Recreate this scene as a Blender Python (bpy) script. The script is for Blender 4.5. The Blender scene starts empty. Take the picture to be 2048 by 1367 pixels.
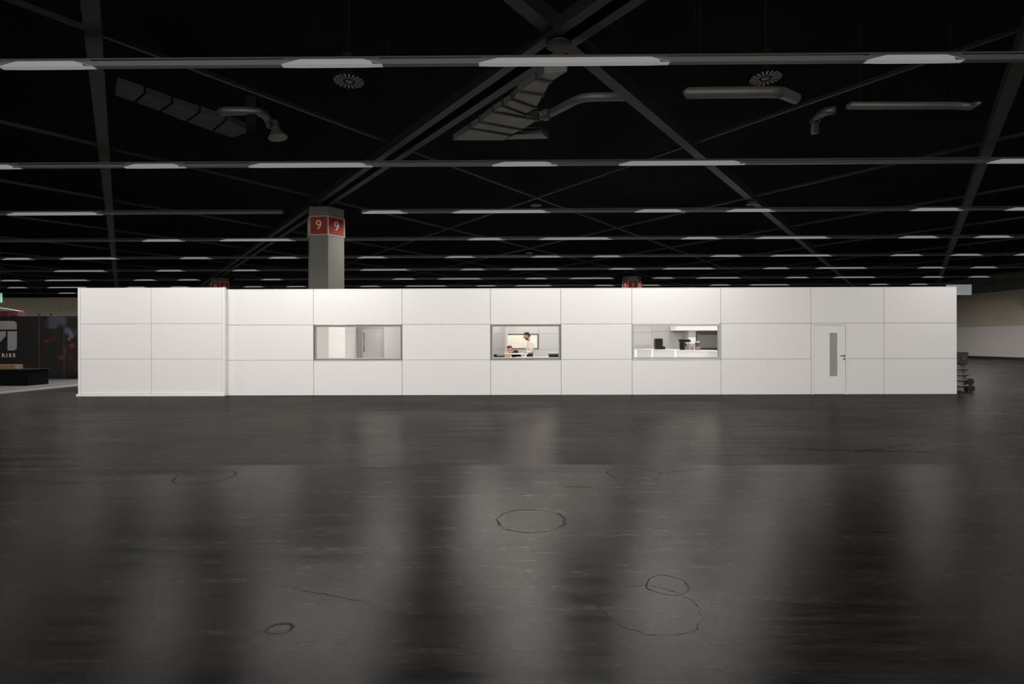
import bpy, bmesh, math, random
from mathutils import Vector, Matrix
random.seed(7)
sc = bpy.context.scene
C = sc.collection
F = 1075.0; EYE = 1.52; YAW = 0.0087; ROLL = 0.0029; HY = 682.0
# ------------------------------------------------------------------ camera
cam = bpy.data.cameras.new('camera'); co = bpy.data.objects.new('camera', cam); C.objects.link(co)
cam.sensor_width = 36; cam.lens = F / 2048 * 36; cam.shift_y = -1.5 / 2048; cam.clip_end = 300
co.matrix_world = (Matrix.Translation((0, 0, EYE)) @ Matrix.Rotation(YAW, 4, 'Z')
                   @ Matrix.Rotation(math.pi / 2, 4, 'X') @ Matrix.Rotation(-ROLL, 4, 'Z'))
sc.camera = co
# ------------------------------------------------------------------ world, exposure
w = bpy.data.worlds.new('world'); sc.world = w; w.use_nodes = True
w.node_tree.nodes['Background'].inputs[0].default_value = (0.9, 0.95, 1, 1)
w.node_tree.nodes['Background'].inputs[1].default_value = 0.0
vs = sc.view_settings
vs.view_transform = 'Standard'; vs.look = 'None'; vs.gamma = 1; vs.use_curve_mapping = False; vs.exposure = 0.0
LAMP_W = {1: 16, 2: 72, 3: 150, 4: 150, 5: 150, 6: 150, 7: 200, 8: 200}      # watts per lit tube, by rail
SPREAD = {1: 124, 2: 142, 3: 150, 4: 156, 5: 158, 6: 162, 7: 165, 8: 167}        # made-up beam limit by rail, keeps the area lights out of camera view
LAMP_GLOW = 0.20
def area(name, loc, rot, sx, sy, power, col=(1, .97, .93), spread=180):
    l = bpy.data.lights.new(name, 'AREA'); l.shape = 'RECTANGLE'; l.size = sx; l.size_y = sy
    l.energy = power; l.color = col; l.spread = math.radians(spread)
    o = bpy.data.objects.new(name, l); C.objects.link(o); o.location = loc; o.rotation_euler = rot
    return o
# added broad fill light behind the camera to light the booth wall evenly
area('fill_light', (-7, -24, 6.3), (math.radians(86), 0, 0), 60, 4.4, 10200, (1, .972, .95))
# unseen fill lights added over the booth rooms to brighten the interiors
area('room_fill', (-5.5, 17.8, 3.02), (0, 0, 0), 5, 4, 45)
area('room_fill', (-4.5, 26.5, 3.02), (0, 0, 0), 5, 5, 82)
area('room_fill', (1.6, 20.0, 3.02), (0, 0, 0), 4, 6, 45)
area('room_fill', (1.2, 29.0, 3.02), (0, 0, 0), 5, 6, 35)
area('room_fill', (5.6, 17.2, 3.02), (0, 0, 0), 4, 2.5, 45)
area('room_fill', (8.6, 22.4, 3.02), (0, 0, 0), 4, 3, 85)
area('room_fill', (1.2, 35.4, 3.02), (0, 0, 0), 4, 1, 31)

# ------------------------------------------------------------------ helpers
def ray(px, py):
    u, v = px - 1024.0, HY - py
    u0, v0 = u + ROLL * v, v - ROLL * u
    return Vector((u0 * math.cos(YAW) - F * math.sin(YAW), u0 * math.sin(YAW) + F * math.cos(YAW), v0))
def at(px, py, Y):
    r = ray(px, py); k = Y / r.y
    return Vector((r.x * k, Y, EYE + r.z * k))
def atz(px, py, z):
    r = ray(px, py); k = (z - EYE) / r.z
    return Vector((r.x * k, r.y * k, z))
def X(px, Y, py=682): return at(px, py, Y).x
def Z(px, py, Y): return at(px, py, Y).z

def mat(name, col, rough=.6, metal=0, var=.06, scale=6, spec=.5, emit=None, es=0, bump=0, coat=0):
    m = bpy.data.materials.new(name); m.use_nodes = True; nt = m.node_tree; b = nt.nodes['Principled BSDF']
    tc = nt.nodes.new('ShaderNodeTexCoord'); n = nt.nodes.new('ShaderNodeTexNoise'); n.inputs['Scale'].default_value = scale
    n.inputs['Detail'].default_value = 4
    nt.links.new(tc.outputs['Object'], n.inputs['Vector'])
    r = nt.nodes.new('ShaderNodeMapRange'); r.inputs['To Min'].default_value = 1 - var; r.inputs['To Max'].default_value = 1 + var
    nt.links.new(n.outputs['Fac'], r.inputs['Value'])
    mx = nt.nodes.new('ShaderNodeVectorMath'); mx.operation = 'SCALE'; mx.inputs[0].default_value = col[:3]
    nt.links.new(r.outputs[0], mx.inputs['Scale']); nt.links.new(mx.outputs[0], b.inputs['Base Color'])
    b.inputs['Roughness'].default_value = rough; b.inputs['Metallic'].default_value = metal
    b.inputs['Specular IOR Level'].default_value = spec; b.inputs['Coat Weight'].default_value = coat
    if emit: b.inputs['Emission Color'].default_value = (*emit, 1); b.inputs['Emission Strength'].default_value = es
    if bump:
        bp = nt.nodes.new('ShaderNodeBump'); bp.inputs['Strength'].default_value = bump
        nt.links.new(n.outputs['Fac'], bp.inputs['Height']); nt.links.new(bp.outputs[0], b.inputs['Normal'])
    return m
M = {}
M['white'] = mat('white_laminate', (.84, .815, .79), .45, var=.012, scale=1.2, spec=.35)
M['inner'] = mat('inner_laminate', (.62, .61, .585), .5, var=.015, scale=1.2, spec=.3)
M['strip'] = mat('joint_profile', (.55, .53, .50), .5, var=.05)
M['trim'] = mat('white_trim', (.86, .84, .81), .4, var=.02)
M['frame'] = mat('dark_window_frame', (.15, .14, .125), .45, .3, var=.08)
M['pale_frame'] = mat('pale_window_frame', (.42, .41, .385), .4, .2, var=.05)
M['steel'] = mat('steel', (.5, .5, .5), .3, 1)
M['dark_steel'] = mat('dark_steel', (.22, .22, .22), .35, .8)
M['frost'] = mat('frosted_glass', (.36, .35, .335), .25, var=.06, scale=2)
M['black'] = mat('black_plastic', (.007, .006, .0055), .5, var=.2, spec=.2)
M['cloth_black'] = mat('black_cloth', (.004, .004, .004), 1, var=.2, spec=.05)
M['gloss_white'] = mat('gloss_white', (.85, .84, .82), .18, var=.02)
M['roof'] = mat('roof_black', (.0085, .0085, .0088), .95, var=.4, scale=.5, spec=0)
M['beam'] = mat('beam_paint', (.0080, .0081, .0086), .6, var=.2, scale=2, spec=.3)
M['rail'] = mat('rail_grey', (.035, .034, .031), .5, var=.1)
M['trough'] = mat('trough_enamel', (.046, .043, .038), .5, var=.05)
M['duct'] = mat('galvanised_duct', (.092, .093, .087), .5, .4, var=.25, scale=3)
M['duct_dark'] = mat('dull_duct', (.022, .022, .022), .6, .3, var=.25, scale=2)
M['pipe'] = mat('pipe_metal', (.07, .07, .072), .45, .5, var=.15)
M['vent'] = mat('vent_metal', (.10, .093, .093), .5, .3)
M['column'] = mat('column_paint', (.075, .072, .060), .7, var=.06, scale=2)
M['sign_red'] = mat('sign_red', (.15, .014, .005), .6, var=.05, spec=.15)
M['sign_rim'] = mat('sign_rim', (.20, .18, .16), .5)
M['sign_text'] = mat('sign_text', (.32, .29, .25), .5)
M['lamp'] = mat('lamp_diffuser', (.06, .06, .06), .6, var=0, emit=(1, .975, .965), es=LAMP_GLOW)
M['lamp'].cycles.emission_sampling = 'NONE'
M['wall_lo'] = mat('hall_wall_light', (.30, .28, .26), .6, var=.05, scale=.3)
M['wall_hi'] = mat('hall_wall_brown', (.21, .19, .145), .7, var=.08, scale=.3)
M['fascia'] = mat('dark_fascia', (.040, .046, .041), .8, var=.1)
M['base'] = mat('skirting_black', (.006, .005, .005), .6)
M['corr'] = mat('corrugated_sheet', (.50, .46, .36), .55, var=.06, scale=.4)
M['wood'] = mat('raw_wood', (.13, .085, .042), .7, var=.3, scale=8)
M['wood_dark'] = mat('brown_board', (.045, .030, .018), .6, var=.3, scale=9)
M['rubber'] = mat('rubber', (.012, .012, .014), .6)
M['wheel'] = mat('pale_wheel', (.16, .16, .145), .5)
M['carpet'] = mat('grey_carpet', (.055, .053, .053), .9, var=.12, scale=20)
M['print_grey'] = mat('print_grey', (.17, .16, .165), .5, var=.04)
M['banner_red'] = mat('banner_red', (.10, .008, .009), .6)
M['banner_white'] = mat('banner_white', (.30, .28, .26), .7)
M['hair'] = mat('dark_hair', (.018, .012, .008), .6, var=.4, scale=60)
M['hair_b'] = mat('brown_hair', (.05, .032, .016), .6, var=.4, scale=60)
M['skin'] = mat('skin', (.50, .29, .21), .5, var=.08, scale=20)
M['skin_b'] = mat('skin_rosy', (.52, .27, .20), .5, var=.08, scale=20)
M['shirt'] = mat('pale_shirt', (.66, .58, .55), .8, var=.08, scale=18, bump=.15)
M['jumper'] = mat('dark_jumper', (.012, .009, .011), .85, var=.2, spec=.1)
M['jeans'] = mat('dark_jeans', (.02, .032, .055), .8, var=.25, scale=40)
M['eye'] = mat('eye', (.06, .045, .04), .2)
M['yellow'] = mat('yellow_plastic', (.72, .50, .12), .4)
M['paper'] = mat('paper', (.82, .81, .80), .7)
M['led'] = mat('led_seam', (1, 1, .97), .4, emit=(1, .99, .95), es=1.0)
M['cream'] = mat('cream_wall', (.80, .77, .66), .6, var=.02)
M['screen'] = mat('screen', (.01, .01, .012), .1)
M['shutter'] = mat('grey_shutter', (.55, .53, .50), .5, var=.05, scale=2)
def glass_mat(name, tint, gl=.9):
    m = bpy.data.materials.new(name); m.use_nodes = True; nt = m.node_tree; nt.nodes.clear()
    o = nt.nodes.new('ShaderNodeOutputMaterial'); mx = nt.nodes.new('ShaderNodeMixShader'); fr = nt.nodes.new('ShaderNodeFresnel')
    t = nt.nodes.new('ShaderNodeBsdfTransparent'); g = nt.nodes.new('ShaderNodeBsdfGlossy'); n = nt.nodes.new('ShaderNodeTexNoise')
    r = nt.nodes.new('ShaderNodeMapRange'); r.inputs['To Min'].default_value = .01; r.inputs['To Max'].default_value = .04
    nt.links.new(n.outputs['Fac'], r.inputs['Value']); nt.links.new(r.outputs[0], g.inputs['Roughness'])
    t.inputs[0].default_value = (*tint, 1); g.inputs[0].default_value = (gl, gl, gl, 1); fr.inputs[0].default_value = 1.45
    nt.links.new(fr.outputs[0], mx.inputs[0]); nt.links.new(t.outputs[0], mx.inputs[1]); nt.links.new(g.outputs[0], mx.inputs[2])
    nt.links.new(mx.outputs[0], o.inputs[0]); return m
M['glass'] = glass_mat('window_glass', (.965, .96, .955))
M['jar'] = glass_mat('jar_glass', (.80, .74, .73))

# ---- mesh helpers
def quad_box(bm, x0, x1, y0, y1, z0, z1):
    vs_ = [bm.verts.new(p) for p in ((x0,y0,z0),(x1,y0,z0),(x1,y1,z0),(x0,y1,z0),(x0,y0,z1),(x1,y0,z1),(x1,y1,z1),(x0,y1,z1))]
    for f in ((0,3,2,1),(4,5,6,7),(0,1,5,4),(1,2,6,5),(2,3,7,6),(3,0,4,7)): bm.faces.new([vs_[i] for i in f])
    return vs_
def tube(bm, pts, r, n=12, caps=True):
    rings = []
    pts = [Vector(p) for p in pts]
    for i, p in enumerate(pts):
        d = (pts[min(i+1, len(pts)-1)] - pts[max(i-1, 0)]).normalized()
        a = d.cross(Vector((0, 0, 1)))
        if a.length < .01: a = d.cross(Vector((0, 1, 0)))
        a.normalize(); b = d.cross(a).normalized()
        rr = r[i] if isinstance(r, (list, tuple)) else r
        rings.append([bm.verts.new(p + (a*math.cos(2*math.pi*k/n) + b*math.sin(2*math.pi*k/n))*rr) for k in range(n)])
    for q, s in zip(rings, rings[1:]):
        for k in range(n): bm.faces.new((q[k], q[(k+1) % n], s[(k+1) % n], s[k]))
    if caps: bm.faces.new(rings[0][::-1]); bm.faces.new(rings[-1])
def lathe(bm, prof, n=16, c=(0, 0, 0)):
    rings = [[bm.verts.new((c[0]+r*math.cos(2*math.pi*k/n), c[1]+r*math.sin(2*math.pi*k/n), c[2]+z)) for k in range(n)] for r, z in prof]
    for q, s in zip(rings, rings[1:]):
        for k in range(n): bm.faces.new((q[k], q[(k+1) % n], s[(k+1) % n], s[k]))
    bm.faces.new(rings[0][::-1]); bm.faces.new(rings[-1])
def prism(bm, pts, off):
    off = Vector(off); a = [bm.verts.new(Vector(p)) for p in pts]; b = [bm.verts.new(Vector(p)+off) for p in pts]; n = len(pts)
    bm.faces.new(a); bm.faces.new(b[::-1])
    for k in range(n): bm.faces.new((a[k], b[k], b[(k+1) % n], a[(k+1) % n]))
def obj(name, bm, m, parent=None, smooth=False, bevel=0, fix=True):
    if fix: bmesh.ops.recalc_face_normals(bm, faces=bm.faces)
    if bevel: bmesh.ops.bevel(bm, geom=bm.edges[:], offset=bevel, segments=1, affect='EDGES', clamp_overlap=True)
    me = bpy.data.meshes.new(name); bm.to_mesh(me); bm.free(); me.materials.append(m if not isinstance(m, str) else M[m])
    if smooth:
        for p in me.polygons: p.use_smooth = True
    o = bpy.data.objects.new(name, me); C.objects.link(o)
    if parent: o.parent = parent; o.matrix_parent_inverse = parent.matrix_basis.inverted()
    return o
def box(name, x0, x1, y0, y1, z0, z1, m, parent=None, bevel=0):
    bm = bmesh.new(); quad_box(bm, min(x0,x1), max(x0,x1), min(y0,y1), max(y0,y1), z0, z1)
    return obj(name, bm, m, parent, bevel=bevel)
def tag(o, label, cat, group=None):
    o['label'] = label; o['category'] = cat
    if group: o['group'] = group
    return o
def struct(o): o['kind'] = 'structure'; return o
def thing(name, label, cat, loc=(0, 0, 0), group=None):
    o = bpy.data.objects.new(name, None); C.objects.link(o); o.location = loc; o.empty_display_size = .2
    return tag(o, label, cat, group)
def text_mesh(name, s, size, loc, rotz, m, parent, depth=.004, bold=0):
    cu = bpy.data.curves.new(name, 'FONT'); cu.body = s; cu.size = size; cu.extrude = depth; cu.offset = bold
    cu.align_x = 'CENTER'; cu.align_y = 'CENTER'
    t = bpy.data.objects.new(name, cu); C.objects.link(t); bpy.context.view_layer.update()
    me = bpy.data.meshes.new_from_object(t.evaluated_get(bpy.context.evaluated_depsgraph_get()))
    bpy.data.objects.remove(t)
    me.materials.clear(); me.materials.append(M[m])
    me.transform(Matrix.Translation(loc) @ Matrix.Rotation(rotz, 4, 'Z') @ Matrix.Rotation(math.pi/2, 4, 'X'))
    o = bpy.data.objects.new(name, me); C.objects.link(o)
    if parent: o.parent = parent; o.matrix_parent_inverse = parent.matrix_basis.inverted()
    return o

# ------------------------------------------------------------------ the hall
def floor_mat():
    m = bpy.data.materials.new('floor_asphalt'); m.use_nodes = True; nt = m.node_tree; b = nt.nodes['Principled BSDF']
    N = nt.nodes.new; L = nt.links.new
    geo = N('ShaderNodeNewGeometry')
    def math_(op, a, b_=None, c=None):
        n = N('ShaderNodeMath'); n.operation = op
        for i, v in enumerate((a, b_, c)):
            if v is None: continue
            if isinstance(v, (int, float)): n.inputs[i].default_value = v
            else: L(v, n.inputs[i])
        return n.outputs[0]
    def noise(scale3, sc_, det=4, rough=.55, loc=(0, 0, 0)):
        mp = N('ShaderNodeMapping'); mp.inputs['Scale'].default_value = scale3; mp.inputs['Location'].default_value = loc
        L(geo.outputs['Position'], mp.inputs[0]); n = N('ShaderNodeTexNoise'); n.inputs['Scale'].default_value = sc_
        n.inputs['Detail'].default_value = det; n.inputs['Roughness'].default_value = rough; L(mp.outputs[0], n.inputs['Vector']); return n.outputs['Fac']
    def mr(v, a, b_, c, d):
        n = N('ShaderNodeMapRange'); n.clamp = True
        for i, q in zip(('From Min', 'From Max', 'To Min', 'To Max'), (a, b_, c, d)): n.inputs[i].default_value = q
        L(v, n.inputs['Value']); return n.outputs[0]
    big = noise((1, 1, 1), .35, 5)
    streak = noise((.35, 5.0, 1), 1.6, 6, .65)            # sweeping and tyre streaks across the hall
    fine = noise((1.2, 9.0, 1), 5, 6, .7)
    scr = noise((.5, 9, 1), 1.1, 3, .5, (3, 7, 0))
    gate = noise((1, 1, 1), .8, 2, .5, (9, 2, 0))
    scratch = math_('MULTIPLY', mr(scr, .69, .72, 0, 1), mr(gate, .5, .56, 0, 1))
    # round scuffs left by turning wheels
    sep = N('ShaderNodeSeparateXYZ'); L(geo.outputs['Position'], sep.inputs[0]); px_, py_ = sep.outputs[0], sep.outputs[1]
    wob = mr(noise((1, 1, 1), 7, 4), 0, 1, -.05, .05)
    brk = mr(noise((1, 1, 1), 9, 4, .6, (1, 5, 0)), .36, .56, .1, 1)
    marks = scratch
    for (u, v, r, w_) in ((1062, 1040, .29, .011), (1268, 946, .30, .012), (410, 953, .31, .012), (560, 1256, .055, .010),
                          (1335, 1170, .13, .005), (1300, 1215, .28, .003)):
        p = atz(u, v, 0)
        dx = math_('SUBTRACT', px_, p.x); dy = math_('SUBTRACT', py_, p.y)
        d = math_('SQRT', math_('ADD', math_('MULTIPLY', dx, dx), math_('MULTIPLY', dy, dy)))
        e = math_('ABSOLUTE', math_('SUBTRACT', math_('ADD', d, wob), r))
        marks = math_('MAXIMUM', marks, math_('MULTIPLY', mr(e, w_*.5, w_*1.2, 1, 0), brk))
    # long dark skid beside the right end of the booth and one after the round scuff
    for (u0, v0, u1, v1, w_) in ((1500, 895, 1905, 905, .05), (1310, 947, 1420, 935, .02), (1690, 803, 1880, 806, .06), (1700, 905, 1890, 880, .03),
                                 (540, 1165, 780, 1215, .004), (1050, 1350, 1115, 1290, .003), (700, 1219, 860, 1228, .005)):
        a, c = atz(u0, v0, 0), atz(u1, v1, 0); d = (c - a); Ln = d.length; d.normalize()
        dx = math_('SUBTRACT', px_, a.x); dy = math_('SUBTRACT', py_, a.y)
        t = math_('ADD', math_('MULTIPLY', dx, d.x), math_('MULTIPLY', dy, d.y))
        s = math_('ABSOLUTE', math_('ADD', math_('MULTIPLY', dx, -d.y), math_('ADD', math_('MULTIPLY', dy, d.x), wob)))
        inn = math_('MULTIPLY', mr(t, 0, .3, 0, 1), mr(t, Ln-.3, Ln, 1, 0))
        marks = math_('MAXIMUM', marks, math_('MULTIPLY', math_('MULTIPLY', mr(s, w_*.6, w_*1.4, 1, 0), inn), math_('MULTIPLY', brk, .8)))
    # pale chips
    vor = N('ShaderNodeTexVoronoi'); vor.inputs['Scale'].default_value = 1.7; L(geo.outputs['Position'], vor.inputs['Vector'])
    chip = math_('MULTIPLY', mr(vor.outputs['Distance'], .022, .03, 1, 0), mr(gate, .52, .56, 0, 1))
    base = math_('MULTIPLY', math_('MULTIPLY', mr(big, .3, .7, .75, 1.3), mr(streak, .3, .7, .7, 1.35)), mr(fine, .3, .7, .8, 1.2))
    base = math_('MULTIPLY', base, math_('SUBTRACT', 1, math_('MULTIPLY', marks, .8)))
    base = math_('ADD', base, math_('MULTIPLY', chip, 3.0))
    col = N('ShaderNodeVectorMath'); col.operation = 'SCALE'; col.inputs[0].default_value = (.0140, .0128, .0120); L(base, col.inputs['Scale'])
    L(col.outputs[0], b.inputs['Base Color'])
    rg = math_('ADD', mr(streak, .3, .7, .20, .28), mr(fine, .3, .7, -.04, .04))
    rg = math_('ADD', rg, math_('MULTIPLY', marks, .25)); L(rg, b.inputs['Roughness'])
    b.inputs['Specular IOR Level'].default_value = 0
    gl = N('ShaderNodeBsdfGlossy'); gl.inputs['Color'].default_value = (1, .955, .91, 1); L(rg, gl.inputs['Roughness'])
    out = nt.nodes['Material Output']; ms = N('ShaderNodeMixShader'); gf = math_('MULTIPLY', math_('MULTIPLY', mr(big, .3, .7, .064, .088), mr(streak, .3, .7, .88, 1.12)), mr(fine, .3, .7, .85, 1.15))
    L(math_('MULTIPLY', gf, math_('SUBTRACT', 1, math_('MULTIPLY', marks, .55))), ms.inputs[0])
    L(b.outputs[0], ms.inputs[1]); L(gl.outputs[0], ms.inputs[2]); L(ms.outputs[0], out.inputs['Surface'])
    bp = N('ShaderNodeBump'); bp.inputs['Strength'].default_value = .09; bp.inputs['Distance'].default_value = .01
    L(math_('ADD', fine, math_('MULTIPLY', streak, .6)), bp.inputs['Height']); L(bp.outputs[0], b.inputs['Normal']); L(bp.outputs[0], gl.inputs['Normal'])
    return m
M['floor'] = floor_mat()
XL, XR, YB, YF, ZC = -54.0, 38.3, 54.0, -30.0, 9.2
struct(box('floor', XL, XR, YF, YB, -.1, 0, 'floor'))
struct(box('ceiling', XL, XR, YF, YB, ZC, ZC+.2, 'roof'))
wr = struct(box('wall_right', XR, XR+.3, YF, YB, 2.6, ZC, 'wall_hi'))
box('dado', XR-.05, XR+.3, YF, YB, .18, 2.6, 'wall_lo', wr)
struct(box('baseboard_right', XR-.07, XR-.005, YF, YB, 0, .18, 'base'))
struct(box('trim_1', XR-.1, XR+.3, YF, YB, 5.35, 6.7, 'fascia'))
struct(box('trim_3', XR-.1, XR+.3, YF, YB, 6.701, ZC, 'roof'))
struct(box('wall_left', XL-.3, XL, YF, YB, 0, ZC, 'wall_hi'))
wb = struct(box('wall_back', XL, XR, YB+.1, YB+.4, 0, ZC, 'wall_hi'))
bm = bmesh.new()                                              # trapezoid cladding of the back wall, one bent sheet
pts = []; x = XL + .01
while x < XR - .2:
    for dx, dy in ((0, 0), (.05, -.07), (.12, -.07), (.17, 0)): pts.append((x+dx, YB+.09+dy))
    x += .24
lo = [bm.verts.new((a, b, 0)) for a, b in pts]; hi = [bm.verts.new((a, b, 6.1)) for a, b in pts]
for k in range(len(pts)-1): bm.faces.new((lo[k], lo[k+1], hi[k+1], hi[k]))
cl = obj('cladding', bm, 'corr', wb, fix=False); cl['kind'] = 'stuff'
struct(box('trim_2', XL, XR, YB-.6, YB+.05, 6.1, ZC, 'roof'))

# roof lattice: two families of diagonal girders, 7.4 m apart
gird = thing('roof_girders', 'dark painted steel girders crossing diagonally under the black hall roof', 'girder', (1.2, 8.5, 6.35))
def chord(a, b, wd, z0, z1, m='beam', nm='girder'):
    a, b = Vector((*a, 0)), Vector((*b, 0)); d = (b-a).normalized(); n = Vector((-d.y, d.x, 0))*wd/2
    bm = bmesh.new(); prism(bm, [Vector((p.x, p.y, z0)) for p in (a-n, b-n, b+n, a+n)], (0, 0, z1-z0))
    return obj(nm, bm, m, gird)
S = .74
for fam in (-1, 1):
    for k in range(-10, 12):
        x0 = .68 + 7.4*k
        ys = [y for y in (0.2, YB-.7)]
        y0, y1 = 0.2, YB-.8
        f = lambda y: x0 + fam*S*(y-8.5)
        # clip in x
        if fam > 0: y0 = max(y0, 8.5+(XL+1-x0)/S); y1 = min(y1, 8.5+(XR-1-x0)/S)
        else: y1 = min(y1, 8.5-(XL+1-x0)/S); y0 = max(y0, 8.5-(XR-1-x0)/S)
        if y1-y0 < 3: continue
        main = (fam < 0 and k == 0)
        z0 = 6.22 + (.02 if fam > 0 else 0)
        if main:
            for off in (-.24, .24): chord((f(y0)+off, y0), (f(y1)+off, y1), .17, z0, z0+.2)
        elif (fam < 0 and k == -1) or (fam > 0 and k in (0, 1)):
            chord((f(y0), y0), (f(y1), y1), .22, z0+.05, z0+.33)
        else:
            chord((f(y0), y0), (f(y1), y1), .07, z0+.2, z0+.27)
# node plates under the crossings the photo shows
for k, j in ((0, 0), (1, 1), (0, 2), (-1, 1), (0, 1)):
    bx_, by_ = .68+7.4*k, 8.5+10*j
    bm = bmesh.new(); lathe(bm, [(.2, -.03), (.2, 0)], 12, (bx_, by_, 6.21)); obj('node_plate', bm, 'beam', gird)

# octagonal-looking (six sided) columns with number signs
def column(px, Y, label, rot, copy=None):
    x = X(px, Y); Rr = .655
    t = thing('hall_column', label, 'column', (x, Y, 0), 'hall columns with red number signs')
    bm = bmesh.new()
    ang = [rot + k*math.pi/3 for k in range(6)]
    def ringp(R_, z): return [Vector((x+R_*math.cos(a), Y+R_*math.sin(a), z)) for a in ang]
    prism(bm, ringp(Rr, 0), (0, 0, 6.15)); obj('shaft', bm, 'column', t)
    if Y < 30:  # added pale sleeve imitates the shaft brightly lit inside the booth
        for k in range(6):
            a, b = ringp(Rr+.012, .0)[k], ringp(Rr+.012, .0)[(k+1) % 6]; n_ = Vector(((a+b).x/2-x, (a+b).y/2-Y, 0)).normalized()*.012
            bm = bmesh.new(); prism(bm, [a, b, b+n_, a+n_], (0, 0, 2.9)); obj('lit_sleeve', bm, 'white', t)
    bm = bmesh.new(); prism(bm, ringp(Rr+.02, 5.80), (0, 0, .03)); prism(bm, ringp(Rr+.02, 5.17), (0, 0, .03))
    for a in ang:
        q = Vector((x+(Rr+.005)*math.cos(a), Y+(Rr+.005)*math.sin(a), 5.17)); tube(bm, [q, q+Vector((0, 0, .66))], .028, 6)
    obj('sign_band', bm, 'sign_rim', t)
    ap = Rr*math.cos(math.pi/6)
    for k in range(6):
        a = ang[k] + math.pi/6; nrm = Vector((math.cos(a), math.sin(a), 0)); tg = Vector((-math.sin(a), math.cos(a), 0))
        c = Vector((x, Y, 0)) + nrm*ap
        bm = bmesh.new(); h = Rr/2-.045
        prism(bm, [c-tg*h+Vector((0,0,5.215)), c+tg*h+Vector((0,0,5.215)), c+tg*h+Vector((0,0,5.785)), c-tg*h+Vector((0,0,5.785))], nrm*.012)
        s = obj('number_sign', bm, 'sign_red', t)
        text_mesh('number', '9', .46, c+nrm*.018+Vector((0,0,5.5)), a+math.pi/2, 'sign_text', s)
    return t
column(653, 18.9, 'hexagonal grey column rising behind the booth with red number nine signs, nearest column', math.radians(-101+14+30-8))
column(440, 39.0, 'far column top peeking over the left part of the booth with red signs', math.radians(-60))
column(1264, 39.0, 'far column top peeking over the booth above its right window with red signs', math.radians(-64))

# ------------------------------------------------------------------ lamp rails
ZL = 5.94
ROWY = [None] + [8.6+4.95*k for k in range(9)]
ROWS = {
 1: [(3,190),(565,765),(958,1145),(1145,1338),(1730,1925)],
 2: [(-80,42),(250,372),(498,622),(622,745),(985,1115),(1238,1362),(1362,1490),(1975,2100)],
 3: [(15,110),(110,205),(725,815),(905,1005),(1005,1100),(1270,1370),(1452,1550),(1820,1925),(2010,2105)],
 4: [(285,370),(440,515),(515,590),(935,1010),(1078,1151),(1151,1225),(1362,1440),(1510,1585),(1585,1660),(1797,1878),(1947,2025)],
 5: [(5,68),(120,180),(180,240),(360,425),(537,600),(715,775),(890,952),(1062,1125),(1185,1245),(1420,1485),(1540,1603),(1603,1665),(1780,1845),(1900,1965),(2027,2090)],
 6: [(108,160),(160,215),(312,370),(465,520),(720,770),(770,820),(920,972),(1018,1069),(1069,1120),(1217,1272),(1325,1377),(1377,1430),(1525,1580),(1630,1682),(1682,1735),(1835,1890),(1940,1995)],
 7: [(2,47),(90,135),(135,180),(268,314),(355,401),(522,567),(785,832),(875,920),(920,965),(1050,1096),(1138,1183),(1183,1228),(1305,1350),(1392,1437),(1437,1482),(1570,1618),(1665,1709),(1709,1752),(1843,1888),(1935,1980)],
 8: [(15,57),(95,137),(137,178),(252,295),(340,382),(487,529),(572,614),(720,762),(810,852),(852,895),(952,994),(1030,1066),(1066,1105),(1188,1230),(1280,1322),(1418,1462),(1497,1539),(1539,1580),(1738,1778),(1818,1857)],
 9: [(117,155)],
}
ORD = ['nearest', 'second nearest', 'third nearest', 'fourth nearest', 'fifth nearest', 'sixth nearest', 'seventh nearest', 'second farthest', 'farthest']
NTH = ['first','second','third','fourth','fifth','sixth','seventh','eighth','ninth','tenth','eleventh','twelfth','thirteenth','fourteenth','fifteenth','sixteenth','seventeenth','eighteenth','nineteenth','twentieth']
GAPS = {3: [(567, 724)], 7: [(402, 470), (1229, 1304)]}
def rail(Y, xs, label):
    t = thing('light_rail', label, 'light rail', ((xs[0][0]+xs[-1][1])/2, Y, ZL), 'ceiling light rails')
    for (a, b) in xs:
        bm = bmesh.new()
        prism(bm, [(a, Y-.065, ZL+.075), (a, Y-.05, ZL+.004), (a, Y+.05, ZL+.004), (a, Y+.065, ZL+.075)], (b-a, 0, 0))
        obj('trough', bm, 'trough', t)
        bm = bmesh.new(); quad_box(bm, a, b, Y-.03, Y+.03, ZL+.115, ZL+.14); obj('track', bm, 'rail', t)
        n = max(2, int((b-a)/5))
        for k in range(n+1):
            xx = a+.3+(b-a-.6)*k/n
            bm = bmesh.new(); tube(bm, [(xx, Y, ZL+.07), (xx, Y, ZC)], .006, 5); obj('hanger', bm, 'roof', t)
    return t
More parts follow.
